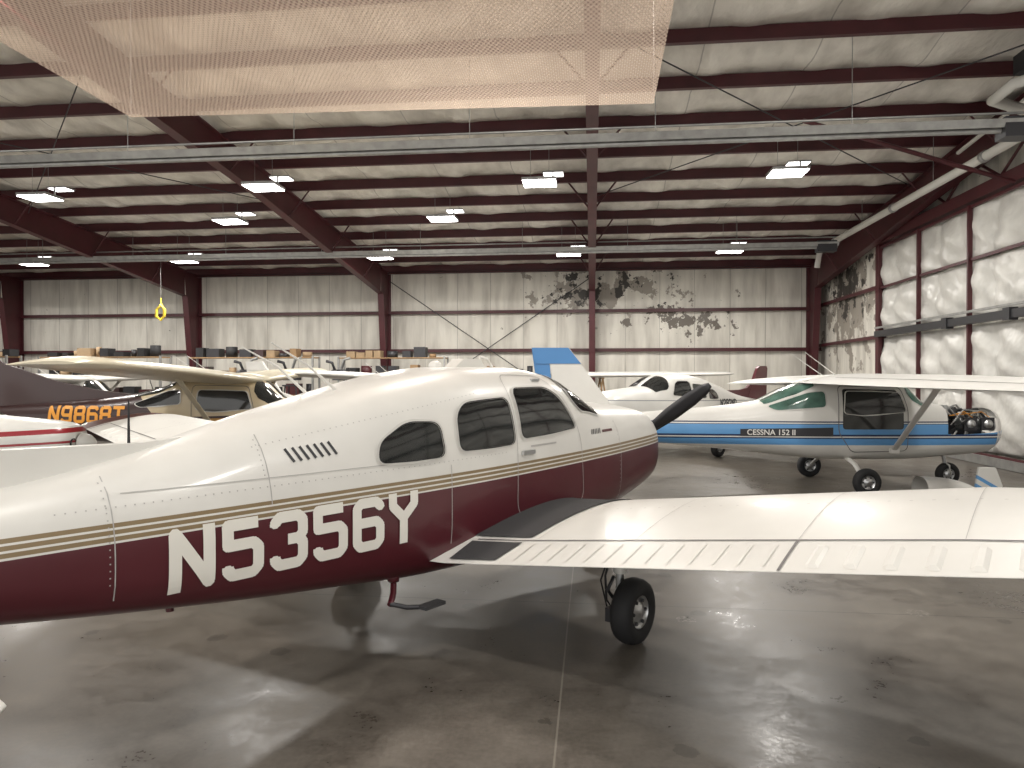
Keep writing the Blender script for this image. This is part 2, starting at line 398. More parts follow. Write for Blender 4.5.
    if reg:
        mb=MB()
        L=textlen(len(reg),reg_h)
        for sd in(-1,1):
            if sd<0: f=lambda u,v:B.Q(reg_s-u,reg_z+v+.02*(5-(reg_s-u)),-1,.008)
            else: f=lambda u,v:B.Q(reg_s-L+u,reg_z+v+.02*(5-(reg_s-L+u)),1,.008)
            letters(mb,f,reg,reg_h,reg_mat or M_white)
        mb.build('registration_letters',root,recalc=False)
    mb=MB()
    mb.tube([(-2.35,.0,1.83),(-2.42,.0,1.90),(-2.50,0,1.91)],.012,M_white)
    mb.lathe((-3.0,0,1.825),(0,0,1),[(0,.05),(.03,.045),(.05,.02),(.052,0)],M_white,n=16)
    if hero:
        f=lambda x,y:B.Q(x,y,-1,.004)
        dr=densify(roundpoly([(1.92,.78),(1.95,1.30),(2.08,1.60),(2.25,1.76),(2.76,1.77),(2.78,.80),(2.6,.72)],.10)); ring(mb,f,dr,.006,M_seaml)
        for ln in([(3.42,1.20),(3.42,.70)],[(4.62,1.45),(4.62,1.1)],[(1.25,1.38),(1.25,.62)],[(5.35,1.30),(5.35,.76)]):
            strip(mb,f,ln,.005,M_seaml)
        strip(mb,f,[(3.5,1.245),(5.3,1.225)],.004,M_seaml)
        for k in range(7):
            s=4.25+k*.042; strip(mb,f,[(s,1.395-k*.004),(s-.035,1.325-k*.004)],.016,M_dark)
        mb.box(B.Q(2.66,1.22,-1,.012),(.14,.02,.03),M_alu)
        mb.box(B.Q(2.35,1.73,-1,.006),(.10,.02,.02),M_alu)
        strip(mb,f,[(2.62,1.26),(2.30,1.265)],.012,M_seaml)
        for k in range(6): strip(mb,f,[(1.75-k*.03,1.29),(1.735-k*.03,1.33)],.012,M_dark)
        strip(mb,f,[(1.55,1.305),(1.35,1.305)],.02,M_maroon)
        for s0,z0,s1,z1,n in((2.9,1.235,5.6,1.16,70),(4.64,1.42,4.64,1.22,8),(5.37,1.27,5.37,.80,15),(1.27,1.40,1.27,.66,20),(3.0,1.66,4.7,1.38,45)):
            for k in range(n):
                t=k/n; s=s0+(s1-s0)*t; z=z0+(z1-z0)*t; strip(mb,f,[(s,z),(s,z+.006)],.006,M_seaml)
        mb.tube([(-3.95,-.08,1.67),(-4.16,-.09,1.82),(-4.42,-.10,1.95)],[.010,.007,.004],M_white,n=6)
        mb.tube([(-4.02,.12,1.65),(-4.22,.14,1.82),(-4.44,.16,1.93)],[.010,.007,.004],M_white,n=6)
        mb.lathe((-5.15,0,1.375),(0,0,1),[(0,.014),(.03,.008),(.26,.004),(.27,0)],M_black,n=8)
        mb.prism([(-2.50,1.82),(-2.56,1.895),(-2.75,1.895),(-2.86,1.82)],-.06,.06,M_white)
        mb.tube([(-3.72,-.34,.50),(-3.76,-.38,.43),(-3.82,-.42,.385)],.02,M_maroon)
        mb.tube([(-3.82,-.42,.39),(-3.76,-.50,.37),(-3.66,-.56,.36)],.014,M_dark)
        mb.box((-3.62,-.57,.365),(.17,.075,.02),M_walk)
        mb.lathe((-3.72,-.34,.56),(-.1,-.1,-.2),[(0,.04),(.07,.035),(.08,0)],M_maroon)
        mb.tube([(-5.0,-.10,.63),(-5.0,-.10,.585)],.02,M_maroon)
    mb.build('fittings',root,recalc=False)
    return root

MG=[(0,MAR),(1.115,WHITE),(1.124,GOLD),(1.144,WHITE),(1.156,GOLD),(1.174,WHITE),(1.186,GOLD),(1.202,WHITE)]
F_hero=stripe_mat('maroon_white_livery',-.02,MG)
low_wing('low_wing_airplane',1.29,7.59,.616,.788,F_hero,'N5356Y',mat('letter_white',(.80,.78,.72),.4),tip=M_maroon,hero=True,reg_s=5.13,reg_z=.745,reg_h=.303)
GR=(.25,.26,.27)
F_w=stripe_mat('white_livery',-.02,[(0,WHITE),(.80,(.35,.05,.05)),(.83,WHITE),(1.26,GR),(1.28,WHITE)])
low_wing('low_wing_airplane',1.75,15.3,-.75,-.66,F_w,'N282ND',M_dark,reg_s=5.0,reg_z=1.02,reg_h=.20,ang=.3,finm=M_maroon)
RD=(.33,.02,.03)
F_r=stripe_mat('red_white_livery',-.05,[(0,(.25,.02,.03)),(.85,WHITE),(1.0,RD),(1.06,WHITE),(1.12,RD),(1.16,WHITE),(1.28,RD),(1.36,WHITE)])
low_wing('low_wing_airplane',-5.75,9.7,1,.02,F_r,wings=(-1,),pl=0,scale=.80)

# ---------------------------------------------------------------- HIGH WING AIRPLANE
HI=[(.0,.74,.96,1.14,.26,2.4,2.4),(.04,.64,.96,1.22,.38,2.5,2.5),(.18,.56,.95,1.28,.44,2.8,2.8),(.95,.49,.94,1.34,.50,3.2,3.2),(1.2,.47,.94,1.37,.515,3.4,3.4),
 (1.62,.45,.94,1.70,.53,4,3.6),(1.9,.45,.94,1.745,.53,4.5,3.6),(2.85,.46,.94,1.73,.52,4.2,3.6),(3.3,.50,.94,1.60,.48,3.4,3.2),(3.8,.55,.94,1.38,.42,2.8,2.8),
 (4.4,.61,.94,1.30,.36,2.6,2.6),(5.4,.70,.95,1.22,.25,2.4,2.4),(6.5,.80,.97,1.14,.14,2.2,2.2),(7.15,.86,.98,1.10,.05,2,2)]
def high_wing(name,a,d,hx,hy,fm,wm,finm,glass,reg=None,reg_mat=None,reg_s=6,reg_z=.85,hgt=.3,engine=False,label=False,dih=0.0,dorsal=None,body_top=0):
    l=math.hypot(hx,hy); hx/=l; hy/=l; hv=Vector((hx*CY-hy*SY,hx*SY+hy*CY))
    root=empty(name,W(a,d),math.atan2(hv.y,hv.x))
    tab=HI
    if body_top: tab=[(r[0],r[1],r[2],r[3]+(body_top if r[0]>3.5 else 0),*r[4:]) for r in HI]
    B=Body(tab)
    mb=MB()
    if engine:
        B.mesh(mb,fm,s0=.95,ns=80,nt=56)
        B.mesh(mb,fm,s0=.04,s1=.95,ns=16,nt=30,th0=math.pi*1.02,th1=math.pi*1.98)
        B.mesh(mb,M_white,s0=.0,s1=.13,ns=5,nt=40,capf=False,capb=False)
    else: B.mesh(mb,fm,ns=90,nt=56)
    mb.build('fuselage',root)
    if engine:
        mb=MB()
        mb.box((-.50,0,.99),(.62,.28,.28),M_dark); mb.box((-.90,0,1.07),(.06,.7,.5),M_alu)
        for sd in(-1,1):
            for k,s in enumerate((.28,.55)):
                for q in range(9):
                    y=.15+q*.026; mb.lathe((-s,sd*y,1.03),(0,sd,0),[(0,0),(0,.10),(.013,.10),(.013,0)],M_alu,n=20,smooth=False)
                mb.box((-s,sd*.40,1.03),(.20,.05,.20),M_dark)
                mb.lathe((-s,sd*.42,1.03),(0,sd,0),[(0,.07),(.03,.065),(.035,0)],M_alu,n=14)
                mb.tube([(-s,sd*.36,1.11),(-s-.08,sd*.30,1.25),(-.70,sd*.12,1.22)],.022,M_black)
                mb.tube([(-s-.03,sd*.36,.9),(-s-.1,sd*.38,.72),(-.8,sd*.2,.58)],.028,M_galv)
                mb.tube([(-s+.04,sd*.4,1.13),(-s-.1,sd*.42,1.22),(-.82,sd*.3,1.15)],.006,M_orange)
        mb.tube([(-.2,0,.98),(.06,0,.98)],.05,M_alu); mb.lathe((.04,0,.98),(1,0,0),[(0,0),(0,.1),(.02,.1),(.02,0)],M_alu)
        mb.lathe((-.78,.18,1.15),(0,0,1),[(0,0),(0,.05),(.13,.05),(.13,0)],M_orange,n=16)
        mb.lathe((-.74,-.25,1.10),(0,0,1),[(0,0),(0,.06),(.16,.06),(.16,0)],M_dark,n=16)
        for k in range(26):
            y=random.uniform(-.44,.44); mb.tube([(-.87,y,random.uniform(.9,1.30)),(-.7,y*1.1,random.uniform(1.0,1.36)),(-random.uniform(.2,.5),y*.9,random.uniform(1.05,1.28)),(-random.uniform(.1,.4),y*.6,1.0)],random.choice([.006,.010,.016]),random.choice([M_black,M_dark,M_alu,M_black,M_galv]),n=6)
        for sd in(-1,1):
            mb.tube([(-.93,sd*.38,1.25),(-.6,sd*.15,1.05)],.014,M_white); mb.tube([(-.93,sd*.38,.65),(-.6,sd*.15,.9)],.014,M_white)
        mb.build('engine',root)
    mb=MB()
    wins=[[(1.62,1.22),(1.72,1.52),(2.55,1.54),(2.58,1.20),(2.3,1.17)],[(2.86,1.30),(2.87,1.54),(3.10,1.52),(3.72,1.30),(3.6,1.24)]]
    for sd in(-1,1):
        f=lambda x,y,sd=sd:B.Q(x,y,sd,.006); f2=lambda x,y,sd=sd:B.Q(x,y,sd,.010)
        for i,w in enumerate(wins):
            p=densify(roundpoly(w,.06)); patch(mb,f,p,glass if i else M_glass); ring(mb,f2,p,.02,M_frame)
        dr=densify(roundpoly([(1.60,.62),(1.60,1.25),(1.70,1.60),(2.66,1.62),(2.66,.9),(2.45,.60)],.08))
        if engine and sd<0: patch(mb,lambda x,y:B.Q(x,y,-1,.003),densify(roundpoly([(1.66,.95),(1.66,1.25),(1.75,1.56),(2.60,1.58),(2.60,.95)],.05)),M_glass)
        ring(mb,f,dr,.012,M_seam)
        g=lambda x,y,sd=sd:B.Qt(x,y,sd,.006)
        w=[Vector(p) for p in((1.22,1.53),(1.22,.95),(1.32,.55),(1.52,.45),(1.60,.62),(1.62,1.53))]
        patch(mb,g,densify(roundpoly(w,.04)),glass,6)
        w=[Vector(p) for p in((3.0,1.5),(3.0,.9),(3.3,.8),(3.75,.95),(3.78,1.5))]
        patch(mb,g,densify(roundpoly(w,.05)),glass,6)
    mb.build('windows',root,recalc=False)
    wt=[(0,1.58,1.56,1.675,.125),(2.6,1.58,1.54,1.675+2.6*dih,.125),(4.75,1.68,1.16,1.68+4.75*dih,.12),(4.95,1.75,1.0,1.675+4.95*dih,.09),(5.05,1.9,.7,1.67+5*dih,.05)]
    for sd in(-1,1):
        w=Wing(wt,sd,.02); mb=MB(); w.mesh(mb,wm); 
        strip(mb,lambda y,x:w.pt(y,x,True,.004),[(.55,.74),(4.7,.74)],.012,M_seam,.1)
        strip(mb,lambda y,x:w.pt(y,x,False,.004),[(.55,.74),(4.7,.74)],.012,M_seam,.1)
        o=mb.build('right_wing' if sd<0 else 'left_wing',root); weld(o)
        sl=1.80 if engine else 2.1
        mb=MB(); mb.tube([(-sl,sd*.50,.62),(-2.12,sd*2.2,1.64+2.2*dih)],[.05,.05],wm,n=12,flat=.35)
        mb.box((-sl,sd*.52,.62),(.14,.06,.08),wm); mb.build('wing_strut',root)
        mb=MB(); mb.tube([(-2.45,sd*.30,.50),(-2.46,sd*.62,.42),(-2.48,sd*.98,.22)],[.05,.045,.03],wm,n=10,flat=.5); wheel(mb,(-2.48,sd*1.04,.205),.205,.14); 
        mb.build('main_gear',root)
    mb=MB(); mb.tube([(-.75,0,.55),(-.68,0,.30)],.03,M_alu)
    for sd in(-1,1): mb.tube([(-.7,0,.38),(-.68,sd*.09,.34),(-.66,sd*.09,.19)],.016,M_white)
    mb.tube([(-.66,-.09,.19),(-.66,.09,.19)],.014,M_alu); wheel(mb,(-.66,0,.19),.19,.12); mb.build('nose_gear',root)
    mb=MB()
    if dorsal: mb.prism([(-3.95,1.36+body_top),(-4.6,1.44+body_top),(-5.4,1.72),(-6.2,2.0),(-6.9,2.35),(-7.3,2.35),(-7.1,1.0),(-5.0,1.1)],-.035,.035,dorsal)
    else:
        mb.prism([(-5.55,1.18),(-6.15,1.34),(-6.80,2.22),(-7.14,2.22),(-7.02,1.05),(-6.6,1.05)],-.035,.035,wm)
        mb.prism([(-6.62,1.98),(-6.83,2.24),(-7.42,2.24),(-7.36,1.98)],-.045,.045,finm)
        mb.prism([(-7.04,1.0),(-7.15,2.22),(-7.42,2.22),(-7.24,.92)],-.03,.03,finm)
    for sd in(-1,1):
        w=Wing([(.0,6.1,1.0,1.06,.08),(1.45,6.3,.75,1.06,.08),(1.55,6.45,.5,1.06,.05)],sd); w.mesh(mb,wm)
    mb.build('tail',root,bevel=.008)
    if not engine:
        mb=MB(); prop(mb,-.03,.97,.88,1.0,M_dark,wm,.15)
        mb.build('propeller',root)
    mb=MB()
    for sd in(-1,1): mb.tube([(-2.6,sd*.25,1.80),(-2.95,sd*.28,2.05),(-3.1,sd*.29,2.16)],[.008,.005,.004],M_white,n=6)
    mb.build('antennas',root)
    if reg:
        mb=MB()
        L=textlen(len(reg),hgt)
        letters(mb,lambda u,v:B.Q(reg_s-u,reg_z+v,-1,.008),reg,hgt,reg_mat)
        letters(mb,lambda u,v:B.Q(reg_s-L+u,reg_z+v,1,.008),reg,hgt,reg_mat)
        mb.build('registration_letters',root,recalc=False)
    if label:
        cu=bpy.data.curves.new('t','FONT'); cu.body='CESSNA 152 II'; cu.size=.12; cu.offset=.002
        to=bpy.data.objects.new('t',cu); bpy.context.collection.objects.link(to)
        dg=bpy.context.evaluated_depsgraph_get(); me=bpy.data.meshes.new_from_object(to.evaluated_get(dg))
        V=[B.Q(4.05-v.co.x,.86+v.co.y,-1,.009) for v in me.vertices]; F=[tuple(p.vertices) for p in me.polygons]
        mb=MB(); mb.add(V,F,M_white); 
        patch(mb,lambda x,y:B.Q(x,y,-1,.005),densify([Vector(q) for q in((4.15,.84),(4.15,.95),(2.75,.98),(2.75,.84))]),M_dark)
        mb.build('name_stripe',root,recalc=False); bpy.data.objects.remove(to)
    return root
BL=(.12,.33,.64); DB=(.01,.03,.10)
F_b=stripe_mat('blue_white_livery',.0,[(0,WHITE),(.60,WHITE),(.70,BL),(.80,DB),(.815,WHITE),(.835,DB),(.86,BL),(1.02,DB),(1.035,WHITE),(1.05,DB),(1.065,WHITE)])
high_wing('high_wing_airplane',7.74,11.7,1,.0,F_b,M_white,M_blue,M_green,engine=True,label=True,dih=-.012)
CR=(.60,.50,.33); BRN=(.035,.012,.012); OG=(.50,.26,.05)
F_t=stripe_mat('tan_brown_livery',-.03,[(0,CR),(.70,OG),(.78,CR),(.95,BRN),(1.0,OG),(1.12,BRN),(1.16,CR)],xcut=-2.35,xcol=BRN)
high_wing('high_wing_airplane',-2.85,12.9,1,0,F_t,M_cream,M_cream,M_glass,'N9868T',M_orange,5.3,.96,.30,dih=.045,dorsal=M_brown,body_top=.10)
F_c=stripe_mat('white_blue_trim_livery',0,[(0,WHITE),(.85,(.3,.04,.03)),(.95,WHITE)])
high_wing('high_wing_airplane',-1.0,18.8,.93,-.36,F_c,M_white,M_white,M_glass,dih=.03)
high_wing('high_wing_airplane',-9.2,18.6,1,0,F_c,M_white,M_maroon,M_glass,dih=.02)

# ---------------------------------------------------------------- ROOM
XL,XR,YB,YN=-31.0,8.15,26.8,-5.0
def roof(y): return 6.0+(26.7-y)/12
def floor_mat():
    m,nt,b=new_mat('polished_concrete')
    g=nt.nodes.new('ShaderNodeNewGeometry'); sp=nt.nodes.new('ShaderNodeSeparateXYZ'); nt.links.new(g.outputs['Position'],sp.inputs[0])
    n=nt.nodes.new('ShaderNodeTexNoise'); n.inputs['Scale'].default_value=.6; n.inputs['Detail'].default_value=10; n.inputs['Roughness'].default_value=.68; n.inputs['Distortion'].default_value=.6
    n2=nt.nodes.new('ShaderNodeTexNoise'); n2.inputs['Scale'].default_value=4; n2.inputs['Detail'].default_value=12; n2.inputs['Roughness'].default_value=.72
    n3=nt.nodes.new('ShaderNodeTexNoise'); n3.inputs['Scale'].default_value=38; n3.inputs['Detail'].default_value=4
    for q in(n,n2,n3): nt.links.new(g.outputs['Position'],q.inputs['Vector'])
    r=nt.nodes.new('ShaderNodeValToRGB'); r.color_ramp.elements[0].position=.40; r.color_ramp.elements[1].position=.62
    r.color_ramp.elements[0].color=(.070,.060,.050,1); r.color_ramp.elements[1].color=(.178,.160,.136,1)
    mix=math_node(nt,'MULTIPLY_ADD',n2.outputs['Fac'],.36,math_node(nt,'MULTIPLY_ADD',n3.outputs['Fac'],.18,math_node(nt,'MULTIPLY',n.outputs['Fac'],.46)))
    nt.links.new(mix,r.inputs['Fac'])
    def joint(o,off,per):
        v=math_node(nt,'ADD',o,off); v=math_node(nt,'PINGPONG',v,per/2); return math_node(nt,'LESS_THAN',v,.005)
    jx=joint(sp.outputs['X'],.17,6.1); jy=joint(sp.outputs['Y'],-5.6,6.1)
    v=nt.nodes.new('ShaderNodeTexVoronoi'); v.inputs['Scale'].default_value=1.1; nt.links.new(g.outputs['Position'],v.inputs['Vector'])
    sc=math_node(nt,'MULTIPLY',math_node(nt,'LESS_THAN',v.outputs['Distance'],.09),math_node(nt,'GREATER_THAN',n3.outputs['Fac'],.54))
    v2=nt.nodes.new('ShaderNodeTexVoronoi'); v2.inputs['Scale'].default_value=1.7; nt.links.new(g.outputs['Position'],v2.inputs['Vector'])
    oil=math_node(nt,'LESS_THAN',math_node(nt,'MULTIPLY_ADD',n2.outputs['Fac'],.35,v2.outputs['Distance']),.27)
    mx=nt.nodes.new('ShaderNodeMix'); mx.data_type='RGBA'; nt.links.new(math_node(nt,'MULTIPLY',sc,.45),mx.inputs[0]); nt.links.new(r.outputs['Color'],mx.inputs[6]); mx.inputs[7].default_value=(.35,.33,.29,1)
    mo=nt.nodes.new('ShaderNodeMix'); mo.data_type='RGBA'; nt.links.new(math_node(nt,'MULTIPLY',oil,.45),mo.inputs[0]); nt.links.new(mx.outputs[2],mo.inputs[6]); mo.inputs[7].default_value=(.035,.03,.025,1)
    m2=nt.nodes.new('ShaderNodeMix'); m2.data_type='RGBA'; nt.links.new(math_node(nt,'MULTIPLY',jx,.6),m2.inputs[0]); nt.links.new(mo.outputs[2],m2.inputs[6]); m2.inputs[7].default_value=(.28,.26,.22,1)
    m3=nt.nodes.new('ShaderNodeMix'); m3.data_type='RGBA'; nt.links.new(math_node(nt,'MULTIPLY',jy,.8),m3.inputs[0]); nt.links.new(m2.outputs[2],m3.inputs[6]); m3.inputs[7].default_value=(.04,.037,.034,1)
    nt.links.new(m3.outputs[2],b.inputs['Base Color'])
    rr=nt.nodes.new('ShaderNodeMapRange'); rr.inputs['From Min'].default_value=.40; rr.inputs['From Max'].default_value=.60; rr.inputs['To Min'].default_value=.26; rr.inputs['To Max'].default_value=.52
    nt.links.new(mix,rr.inputs['Value']); nt.links.new(rr.outputs[0],b.inputs['Roughness'])
    bp=nt.nodes.new('ShaderNodeBump'); bp.inputs['Strength'].default_value=.08; nt.links.new(n2.outputs['Fac'],bp.inputs['Height']); nt.links.new(bp.outputs['Normal'],b.inputs['Normal'])
    return m
mb=MB(); mb.box(((XL+XR)/2,(YB+YN)/2,-.1),(XR-XL+1,YB-YN+1,.2),floor_mat()); mb.build('floor')
def insul_mat(name,axis,base=(.76,.735,.665),dark=(.50,.475,.425),tear=None,per=1.0,bs=.6):
    m,nt,b=new_mat(name); b.inputs['Roughness'].default_value=.5
    g=nt.nodes.new('ShaderNodeNewGeometry'); sp=nt.nodes.new('ShaderNodeSeparateXYZ'); nt.links.new(g.outputs['Position'],sp.inputs[0])
    o=sp.outputs[axis]
    n=nt.nodes.new('ShaderNodeTexNoise'); n.inputs['Scale'].default_value=1.3; n.inputs['Detail'].default_value=7
    mp=nt.nodes.new('ShaderNodeMapping'); mp.inputs['Scale'].default_value=(2.2 if axis=='X' else 1,2.2 if axis=='Y' else 1,.35)
    nt.links.new(g.outputs['Position'],mp.inputs['Vector']); nt.links.new(mp.outputs[0],n.inputs['Vector'])
    r=nt.nodes.new('ShaderNodeValToRGB'); r.color_ramp.elements[0].position=.28; r.color_ramp.elements[1].position=.6
    r.color_ramp.elements[0].color=(*dark,1); r.color_ramp.elements[1].color=(*base,1); nt.links.new(n.outputs['Fac'],r.inputs['Fac'])
    seam=math_node(nt,'LESS_THAN',math_node(nt,'PINGPONG',math_node(nt,'MULTIPLY_ADD',n.outputs['Fac'],.08,o),per/2),.012)
    mx=nt.nodes.new('ShaderNodeMix'); mx.data_type='RGBA'; nt.links.new(math_node(nt,'MULTIPLY',seam,.5),mx.inputs[0]); nt.links.new(r.outputs['Color'],mx.inputs[6]); mx.inputs[7].default_value=(.2,.18,.17,1)
    out=mx.outputs[2]
    for tr in (tear or []):
        n2=nt.nodes.new('ShaderNodeTexNoise'); n2.inputs['Scale'].default_value=tr[5]; n2.inputs['Detail'].default_value=8; n2.inputs['Roughness'].default_value=.65; nt.links.new(g.outputs['Position'],n2.inputs['Vector'])
        def bump(o,c,w): return math_node(nt,'MAXIMUM',math_node(nt,'SUBTRACT',1,math_node(nt,'DIVIDE',math_node(nt,'ABSOLUTE',math_node(nt,'SUBTRACT',o,c)),w)),0)
        k=math_node(nt,'MULTIPLY',bump(o,tr[0],tr[1]),bump(sp.outputs['Z'],tr[2],tr[3]))
        k=math_node(nt,'MULTIPLY_ADD',k,.30,n2.outputs['Fac']); kk=math_node(nt,'GREATER_THAN',k,tr[4])
        m3=nt.nodes.new('ShaderNodeMix'); m3.data_type='RGBA'; nt.links.new(kk,m3.inputs[0]); nt.links.new(out,m3.inputs[6]); m3.inputs[7].default_value=(*tr[6],1); out=m3.outputs[2]
    nt.links.new(out,b.inputs['Base Color'])
    bp=nt.nodes.new('ShaderNodeBump'); bp.inputs['Strength'].default_value=bs; bp.inputs['Distance'].default_value=.08
    nt.links.new(n.outputs['Fac'],bp.inputs['Height']); nt.links.new(bp.outputs['Normal'],b.inputs['Normal'])
    return m
M_bw=insul_mat('wall_insulation','X',tear=[(.6,5.5,5.0,2.0,.71,1.7,(.33,.30,.26)),(.5,4.2,5.1,1.4,.725,2.3,(.045,.04,.035)),(3,5,3.9,1.2,.74,2.6,(.15,.13,.11))],per=1.25)
M_rw=insul_mat('side_insulation','Y',per=1.2,tear=[(24,3.6,4.0,2.6,.64,1.7,(.33,.30,.26)),(24,3.5,4.6,1.8,.69,2.2,(.05,.045,.04))])
M_roof=insul_mat('roof_insulation','X',base=(.82,.79,.73),dark=(.57,.54,.49),per=1.85,bs=.9)
def grid_obj(name,f,nu,nv,m):
    V=[f(i/nu,j/nv) for i in range(nu+1) for j in range(nv+1)]
    F=[(i*(nv+1)+j,i*(nv+1)+j+1,(i+1)*(nv+1)+j+1,(i+1)*(nv+1)+j) for i in range(nu) for j in range(nv)]
    mb=MB(); mb.add(V,F,m,True); return mb.build(name,recalc=False)
zg=[2.78,4.22]
def backw(u,v):
    x=XL+(XR-XL)*u; z=6.1*v
    puff=.05*abs(math.sin(math.pi*x/1.25))**.6*min(1,min([abs(z-q) for q in zg+[6.0]])/.3)
    return (x,YB-puff,z)
grid_obj('wall_back',backw,620,48,M_bw)
def rightw(u,v):
    y=YN+(YB-YN)*u; return (XR-.05*abs(math.sin(math.pi*y/1.2))**.6,y,(roof(y)+.05)*v)
grid_obj('wall_right',rightw,300,20,M_rw)
mb=MB(); mb.add([(XL,YN,0),(XL,YB,0),(XL,YB,roof(YB)+.1),(XL,YN,roof(YN)+.1)],[(0,1,2,3)],M_rw); mb.build('wall_left')
PS=1.5
def ceil(u,v):
    x=XL+(XR-XL)*u; y=YN+(YB-YN)*v
    k=abs(math.sin(math.pi*(y-26.7)/PS))
    bil=.065*math.sin(x*3.4+y*1.3)+.04*math.sin(x*7.1-y*2.7)+.035*math.sin(x*1.3+y*4.1)
    return (x,y,roof(y)-.085*k+bil*k**.7*.8+.03*k)
grid_obj('ceiling',ceil,420,260,M_roof)
mb=MB(); y=26.7-.1
while y>YN:
    z=roof(y)
    mb.box(((XL+XR)/2,y,z-.14),(XR-XL,.012,.25),M_steel); mb.box(((XL+XR)/2,y-.045,z-.265),(XR-XL,.10,.014),M_steel); mb.box(((XL+XR)/2,y+.045,z-.025),(XR-XL,.10,.012),M_steel)
    y-=PS
mb.build('roof_purlins')
FX=[-30.5,-22.9,-15.3,-7.7,0.0,7.7]
def frame(x):
    mb=MB(); fw=.22
    t=lambda y: roof(y)-.275
    def bot(y): return t(y)-(.62+.35*max(0,(y-16)/10.4))
    ys=[YN+.1,4,10,16,20,23.4,25.7]
    V=[];F=[]
    for q in ys: V+= [(x-.008,q,t(q)),(x+.008,q,t(q)),(x+.008,q,bot(q)),(x-.008,q,bot(q))]
    for i in range(len(ys)-1):
        o=i*4; F+=[(o+a,o+(a+1)%4,o+4+(a+1)%4,o+4+a) for a in range(4)]
    mb.add(V,F,M_steel)
    for fn in(t,bot):
        V=[];F=[]
        for q in ys: V+= [(x-fw/2,q,fn(q)),(x+fw/2,q,fn(q)),(x+fw/2,q,fn(q)-.02),(x-fw/2,q,fn(q)-.02)]
        for i in range(len(ys)-1):
            o=i*4; F+=[(o+a,o+(a+1)%4,o+4+(a+1)%4,o+4+a) for a in range(4)]
        F.append((0,1,2,3)); F.append((len(V)-4,len(V)-3,len(V)-2,len(V)-1)); mb.add(V,F,M_steel)
    zt=t(26.2); zb=bot(25.7)
    V=[(x-.008,26.7,0),(x+.008,26.7,0),(x+.008,26.35,0),(x-.008,26.35,0),(x-.008,26.7,zt),(x+.008,26.7,zt),(x+.008,25.7,zt),(x-.008,25.7,zt)]
    mb.add(V,[(0,1,5,4),(1,2,6,5),(2,3,7,6),(3,0,4,7),(4,5,6,7)],M_steel)
    for (ya,yb) in((26.35,25.7),(26.7,26.7)):
        zz=zb if yb<26 else zt
        V=[(x-fw/2,ya,0),(x+fw/2,ya,0),(x+fw/2,ya+.02,0),(x-fw/2,ya+.02,0),(x-fw/2,yb,zz),(x+fw/2,yb,zz),(x+fw/2,yb+.02,zz),(x-fw/2,yb+.02,zz)]
        mb.add(V,[(0,1,5,4),(1,2,6,5),(2,3,7,6),(3,0,4,7),(4,5,6,7),(0,1,2,3)],M_steel)
    mb.box((x,26.52,.01),(.3,.5,.03),M_steel)
    for k,yy in enumerate(np.arange(26.6-3,YN,-3.0)):
        for sg in(-1,1):
            if abs(x-7.7)<.1 and sg>0: continue
            mb.tube([(x+sg*.05,yy,bot(yy)+.03),(x+sg*.62,yy,roof(yy)-.2)],.022,M_steel,n=4)
    mb.build('steel_frame')
for x in FX: frame(x)
for i,z in enumerate(zg):
    mb=MB(); mb.box(((XL+XR)/2,YB-.12,z),(XR-XL-.1,.02,.12),M_steel); mb.box(((XL+XR)/2,YB-.18,z-.06),(XR-XL-.1,.12,.015),M_steel); mb.build('wall_girt')
mb=MB(); mb.box(((XL+XR)/2,YB-.16,5.80),(XR-XL-.1,.02,.24),M_steel); mb.box(((XL+XR)/2,YB-.24,5.68),(XR-XL-.1,.18,.02),M_steel); mb.build('eave_strut')
mb=MB(); mb.box(((XL+XR)/2,YB-.08,.12),(XR-XL-.4,.03,.24),M_steel); mb.build('baseboard_back')
mb=MB()
mb.tube([(-7.6,26.55,.3),(-.1,26.55,5.4)],.018,M_dark,n=6); mb.tube([(-7.6,26.53,5.4),(-.1,26.53,.3)],.018,M_dark,n=6)
mb.build('wall_brace_rods')
mb=MB()
for xa,xb in((0,7.6),(-15.2,-7.8)):
    mb.tube([(xa,10.5,roof(10.5)-.5),(xb,18.0,roof(18)-.5)],.012,M_dark,n=6); mb.tube([(xb,10.5,roof(10.5)-.5),(xa,18.0,roof(18)-.5)],.012,M_dark,n=6)
mb.build('roof_brace_rods')

# right end wall: column, girts, door
mb=MB()
mb.box((7.98,21.0,2.95),(.25,.02,5.9),M_steel); mb.box((7.87,21.0,2.95),(.02,.24,5.9),M_steel); mb.box((8.05,21.0,2.95),(.02,.24,5.9),M_steel)
mb.build('door_jamb_column')
mb=MB()
for z in(1.5,2.9,4.3,5.6): mb.box((8.0,23.85,z),(.1,5.5,.10),M_steel)
mb.build('side_wall_girt')
mb=MB(); 
mb.box((7.95,8.95,5.55),(.25,23.7,.26),M_steel); mb.box((7.95,8.95,6.35),(.14,23.7,.14),M_steel)
yy=-2.5
while yy<20.3:
    y2=min(yy+2.2,20.7)
    mb.tube([(7.95,yy,5.7),(7.95,yy+1.1,6.35)],.035,M_steel,n=4); mb.tube([(7.95,y2,5.7),(7.95,yy+1.1,6.35)],.035,M_steel,n=4); yy+=2.2
mb.build('door_header_truss')
door=empty('hangar_door',(7.9,9,0))
M_quilt=mat('quilted_insulation',(.74,.73,.69),.36,noise=.28,nscale=1.5,bump=.9,bscale=3)
